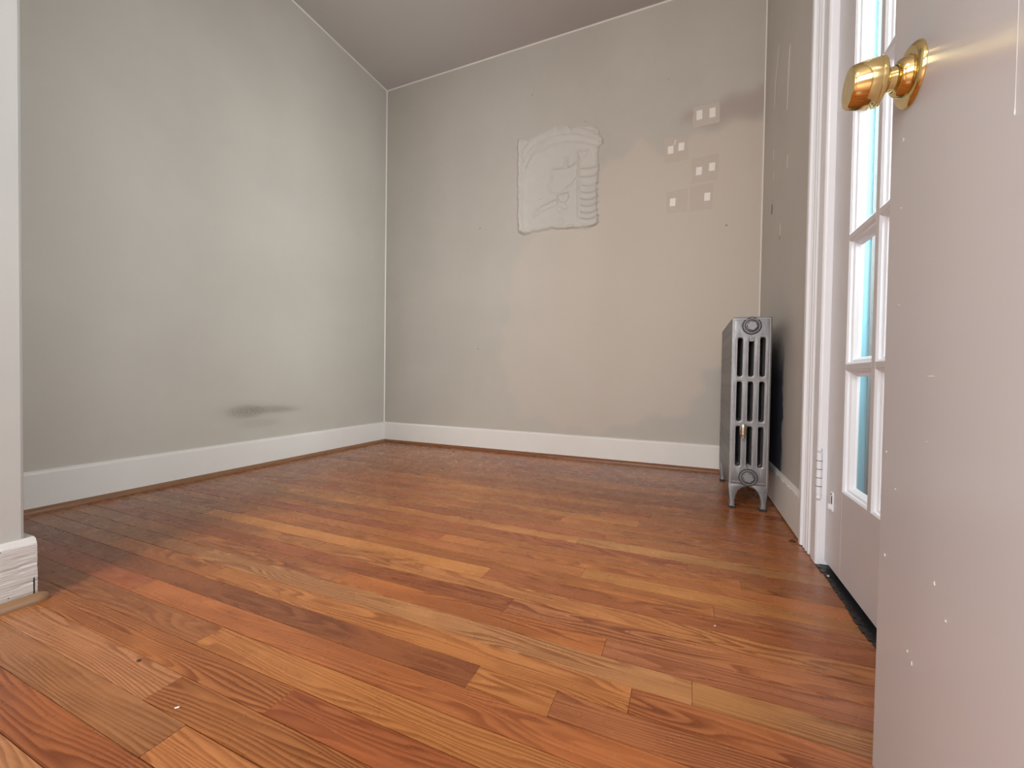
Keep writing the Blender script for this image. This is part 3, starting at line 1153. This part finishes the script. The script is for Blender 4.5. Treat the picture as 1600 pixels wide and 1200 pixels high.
for c in range(NC):
    for r in range(NR):
        ya = PY0 - c * (PW + MW)
        yb = ya - PW
        za = PZ0 + r * PZP
        zb = za + PZP - MH
        # moulded sticking round the pane: sloped frame with an inner step
        bm = bmesh.new()
        rings = []
        for (ins, dx) in ((.0, .0004), (.0040, .0040), (.0050, .0085), (.0090, .0105), (.0150, .0195), (.0165, .0230)):
            rings.append([bm.verts.new(Vector((XD + dx, y, z)) + dinv) for y, z in ((ya - ins, za + ins), (yb + ins, za + ins), (yb + ins, zb - ins), (ya - ins, zb - ins))])
        for A, B in zip(rings, rings[1:]):
            for i in range(4):
                j = (i + 1) % 4
                bm.faces.new((A[i], B[i], B[j], A[j]))
        link('sticking', finish(bm, 'sticking'), M_trim, dg, label='white moulded bead round a pane' if (c, r) == (0, 0) else None)
        dbox('pane', (GX, yb + .002, za + .002), (GX + .003, ya - .002, zb - .002), M_glass, bev=0)

# hinge on the far jamb: five knuckles with ball tips and a painted leaf
HX, HY = XR - .008, YJ - .0035
hg = dbox('hinge', (XR - .006, YJ - .0035, .199), (XD + .001, YJ + .0005, .318), M_trim, bev=.0005)
hg['label'] = 'painted butt hinge with five knuckles'
for i in range(5):
    z0 = .199 + i * .0238
    lathe('knuckle', [(0, 0), (.0062, 0), (.0068, .0008), (.0068, .0222), (.0062, .023), (0, .023)], (0, 0, 1), Vector((HX, HY, z0)) + dinv, M_trim, hg, seg=14)
for z0, s in ((.318, 1), (.199, -1)):
    lathe('pin_tip', [(.0050, 0), (.0055, .002 * s), (.0068, .006 * s), (.006, .011 * s), (.003, .0135 * s), (0, .0142 * s)], (0, 0, 1), Vector((HX, HY, z0)) + dinv, M_trim, hg, seg=14)
for z0 in (.2462, .2700, .2224, .2938):
    lathe('knuckle_gap', [(.0058, -.0006), (.0071, -.0006), (.0071, .0006), (.0058, .0006)], (0, 0, 1), Vector((HX, HY, z0)) + dinv, M_dark, hg, seg=14)
# small latch plate on the stile
lp = dbox('latch_plate', (XD - .004, -1.238, .172), (XD, -1.218, .222), M_trim, bev=.0012)
lp['label'] = 'small white painted latch plate on the hinge stile'
for z0 in (.2165,):
    lathe('screw_hole', [(0, 0), (.0024, 0), (.0024, .001)], (1, 0, 0), Vector((XD - .0046, -1.228, z0)) + dinv, M_dark, lp, seg=10)
box('latch_tongue', Vector((XD - .012, -1.235, .176)) + dinv, Vector((XD - .003, -1.221, .190)) + dinv, M_trim, lp, bev=.003, seg=2)
box('latch_slot', Vector((XD - .0046, -1.236, .192)) + dinv, Vector((XD - .0038, -1.231, .212)) + dinv, M_dark, lp)

# ------------------------------------------------------------------ open door at the right with brass knob
DX = 2.401
DY0, DY1 = -1.880, -2.66
door = empty('door_2', (DX, DY1, .012), kind='structure', label='open white-painted flush door with a brass knob at the right edge of the view')
oinv = Vector((-DX, -DY1, -.012))


def slab():
    bm = bmesh.new()
    n = 90
    import mathutils.noise as mn
    T2 = .038
    # free edge slightly worn: ring of profile points per height
    rings = []
    for i in range(n + 1):
        z = .012 + 2.02 * i / n
        wv = .0007 * mn.noise(Vector((z * 9, 1.3, 0))) + .0004 * mn.noise(Vector((z * 45, 5.1, 0)))
        y = DY0 + wv
        prof = [(DX, DY1), (DX, y - .003), (DX + .0009, y - .0009), (DX + .003, y), (DX + T2 - .002, y - .001), (DX + T2, y - .003), (DX + T2, DY1)]
        rings.append([bm.verts.new(Vector((a, b, z)) + oinv) for a, b in prof])
    for A, B in zip(rings, rings[1:]):
        for k in range(len(A)):
            j = (k + 1) % len(A)
            bm.faces.new((A[k], A[j], B[j], B[k]))
    bm.faces.new(rings[0])
    bm.faces.new(rings[-1][::-1])
    me = finish(bm, 'door_slab')
    me.shade_smooth()
    me.set_sharp_from_angle(angle=math.radians(25))
    return link('door_slab', me, M_doorp, door)


slab()
DN = (-1, 0, 0)


def on_door(y, z):   # marks measured on a plane at 2.376, moved onto the face
    k = (DX - 2.1662) / (2.376 - 2.1662)
    return -2.5625 + (y + 2.5625) * k, .5161 + (z - .5161) * k


for (y, z, w_, h_) in ((-2.054, .522, .011, .0013), (-1.984, .778, .0015, .003), (-1.983, .705, .0022, .0016), (-1.966, .437, .0022, .0016), (-2.071, .334, .0016, .0035),
                       (-2.027, .245, .002, .002), (-2.036, .238, .001, .004), (-2.09, .31, .002, .0018), (-1.99, .40, .0012, .0012), (-1.985, .60, .0014, .0012), (-1.97, .32, .001, .003), (-2.05, .46, .003, .001)):
    Y, Z = on_door(y, z)
    w_, h_ = w_ * .75, h_ * .62
    film('paint_nick', [Vector(v_) + oinv for v_ in ((DX, Y - w_, Z - h_ * .6), (DX, Y + w_ * .3, Z - h_), (DX, Y + w_, Z + h_ * .2), (DX, Y, Z + h_))], M_nick, door, th=.0003, nrm=DN)
# a paint run down the face from the top
Y, Z = on_door(-2.152, .708)
lathe('paint_run', [(0, -.002), (.0004, -.001), (.0005, .001), (.0002, .004), (.00012, .02), (.0001, .4), (0, .6)], (0, 0, 1), Vector((DX, Y, Z)) + oinv, M_doorp, door, seg=8)

KY, KZ = on_door(-1.999, .8365)
knob = empty('door_knob', Vector((DX, KY, KZ)) + oinv, label='polished brass door knob')
del knob['label']
knob.parent = door
A_ = Vector((-1, 0, 0))
O_ = Vector((0, 0, 0))
rose = lathe('rose', [(0, .0), (.0345, 0), (.0345, .0015), (.0335, .0035), (.0300, .0062), (.0290, .0064), (.0225, .0062), (.0220, .0066)], A_, O_, M_brass, knob, seg=64, angle=30)
lathe('rose_hub', [(.0222, .0055), (.0215, .0085), (.0208, .0105), (.0195, .0140), (.0172, .0162), (.0150, .0168), (.0142, .0170)], A_, O_, M_brass, knob, seg=48, angle=30)
lathe('neck', [(.0136, .0160), (.0134, .0175), (.0132, .0235), (.0140, .0245), (.0142, .0255), (.0110, .0260), (.0110, .0285)], A_, O_, M_brass, knob, seg=48, angle=30)
lathe('grip', [(.0110, .0280), (.0215, .0282), (.0250, .0288), (.0268, .0300), (.0273, .0316), (.0272, .0340), (.0267, .0347), (.0269, .0354), (.0266, .042), (.0255, .0510), (.0240, .0570), (.0231, .0595), (.0220, .0608), (.0200, .0613), (.0120, .0606), (.0, .0602)], A_, O_, M_brass, knob, seg=64, angle=28)

# ------------------------------------------------------------------ small debris on the floor
for (x, y, lb) in ((1.456, -2.187, 'tiny white paint chip on the floor in the left foreground'), (2.230, -1.608, 'tiny white paint chip on the floor near the glazed door')):
    bm = box_bm((-.003, -.0016, 0), (.003, .0016, .0012), .0005)
    bmesh.ops.rotate(bm, verts=bm.verts, matrix=Matrix.Rotation(.9 if x < 2 else .3, 3, 'Z'))
    c = link('paint_chip', finish(bm, 'paint_chip'), M_nick, loc=(x, y, .0002), label=lb, cat='paint chip', group='paint chips on the floor')
    if x > 2:
        c.scale = (.7, .7, .7)
for (x, y, s_, lb) in ((2.487, -1.0, 1.6, 'brown crumb of debris at the foot of the white door casing'), (.937, -.626, .9, 'dark speck on the floor toward the back left corner'),
                       (.721, -.154, .9, 'dark speck on the floor close to the back baseboard'), (1.278, -2.153, .55, 'small dark speck on the pale board in the left foreground')):
    bm = bmesh.new()
    bmesh.ops.create_icosphere(bm, subdivisions=2, radius=.006 * s_)
    for v_ in bm.verts:
        v_.co *= random.uniform(.75, 1.15)
        v_.co.z = max(v_.co.z * .55, -.001)
    me = finish(bm, 'crumb')
    link('crumb', me, M_crumb, loc=(x, y, .001), label=lb, cat='debris', group='specks of debris on the floor')

# ------------------------------------------------------------------ outside the glazed door
box('skylight_blocker', (3.25, -3.0, -.32), (3.40, .9, .62), M_found, kind='structure')  # unseen wall added to keep skylight off the lower jamb
box('ground', (XR + .14, -6, -.5), (9, 6, -.32), M_ground, kind='structure')
porch = box('porch_slab', (XR + .16, -2.6, -.32), (4.4, 1.0, -.02), M_found, kind='structure')

print('objects', len(bpy.data.objects))
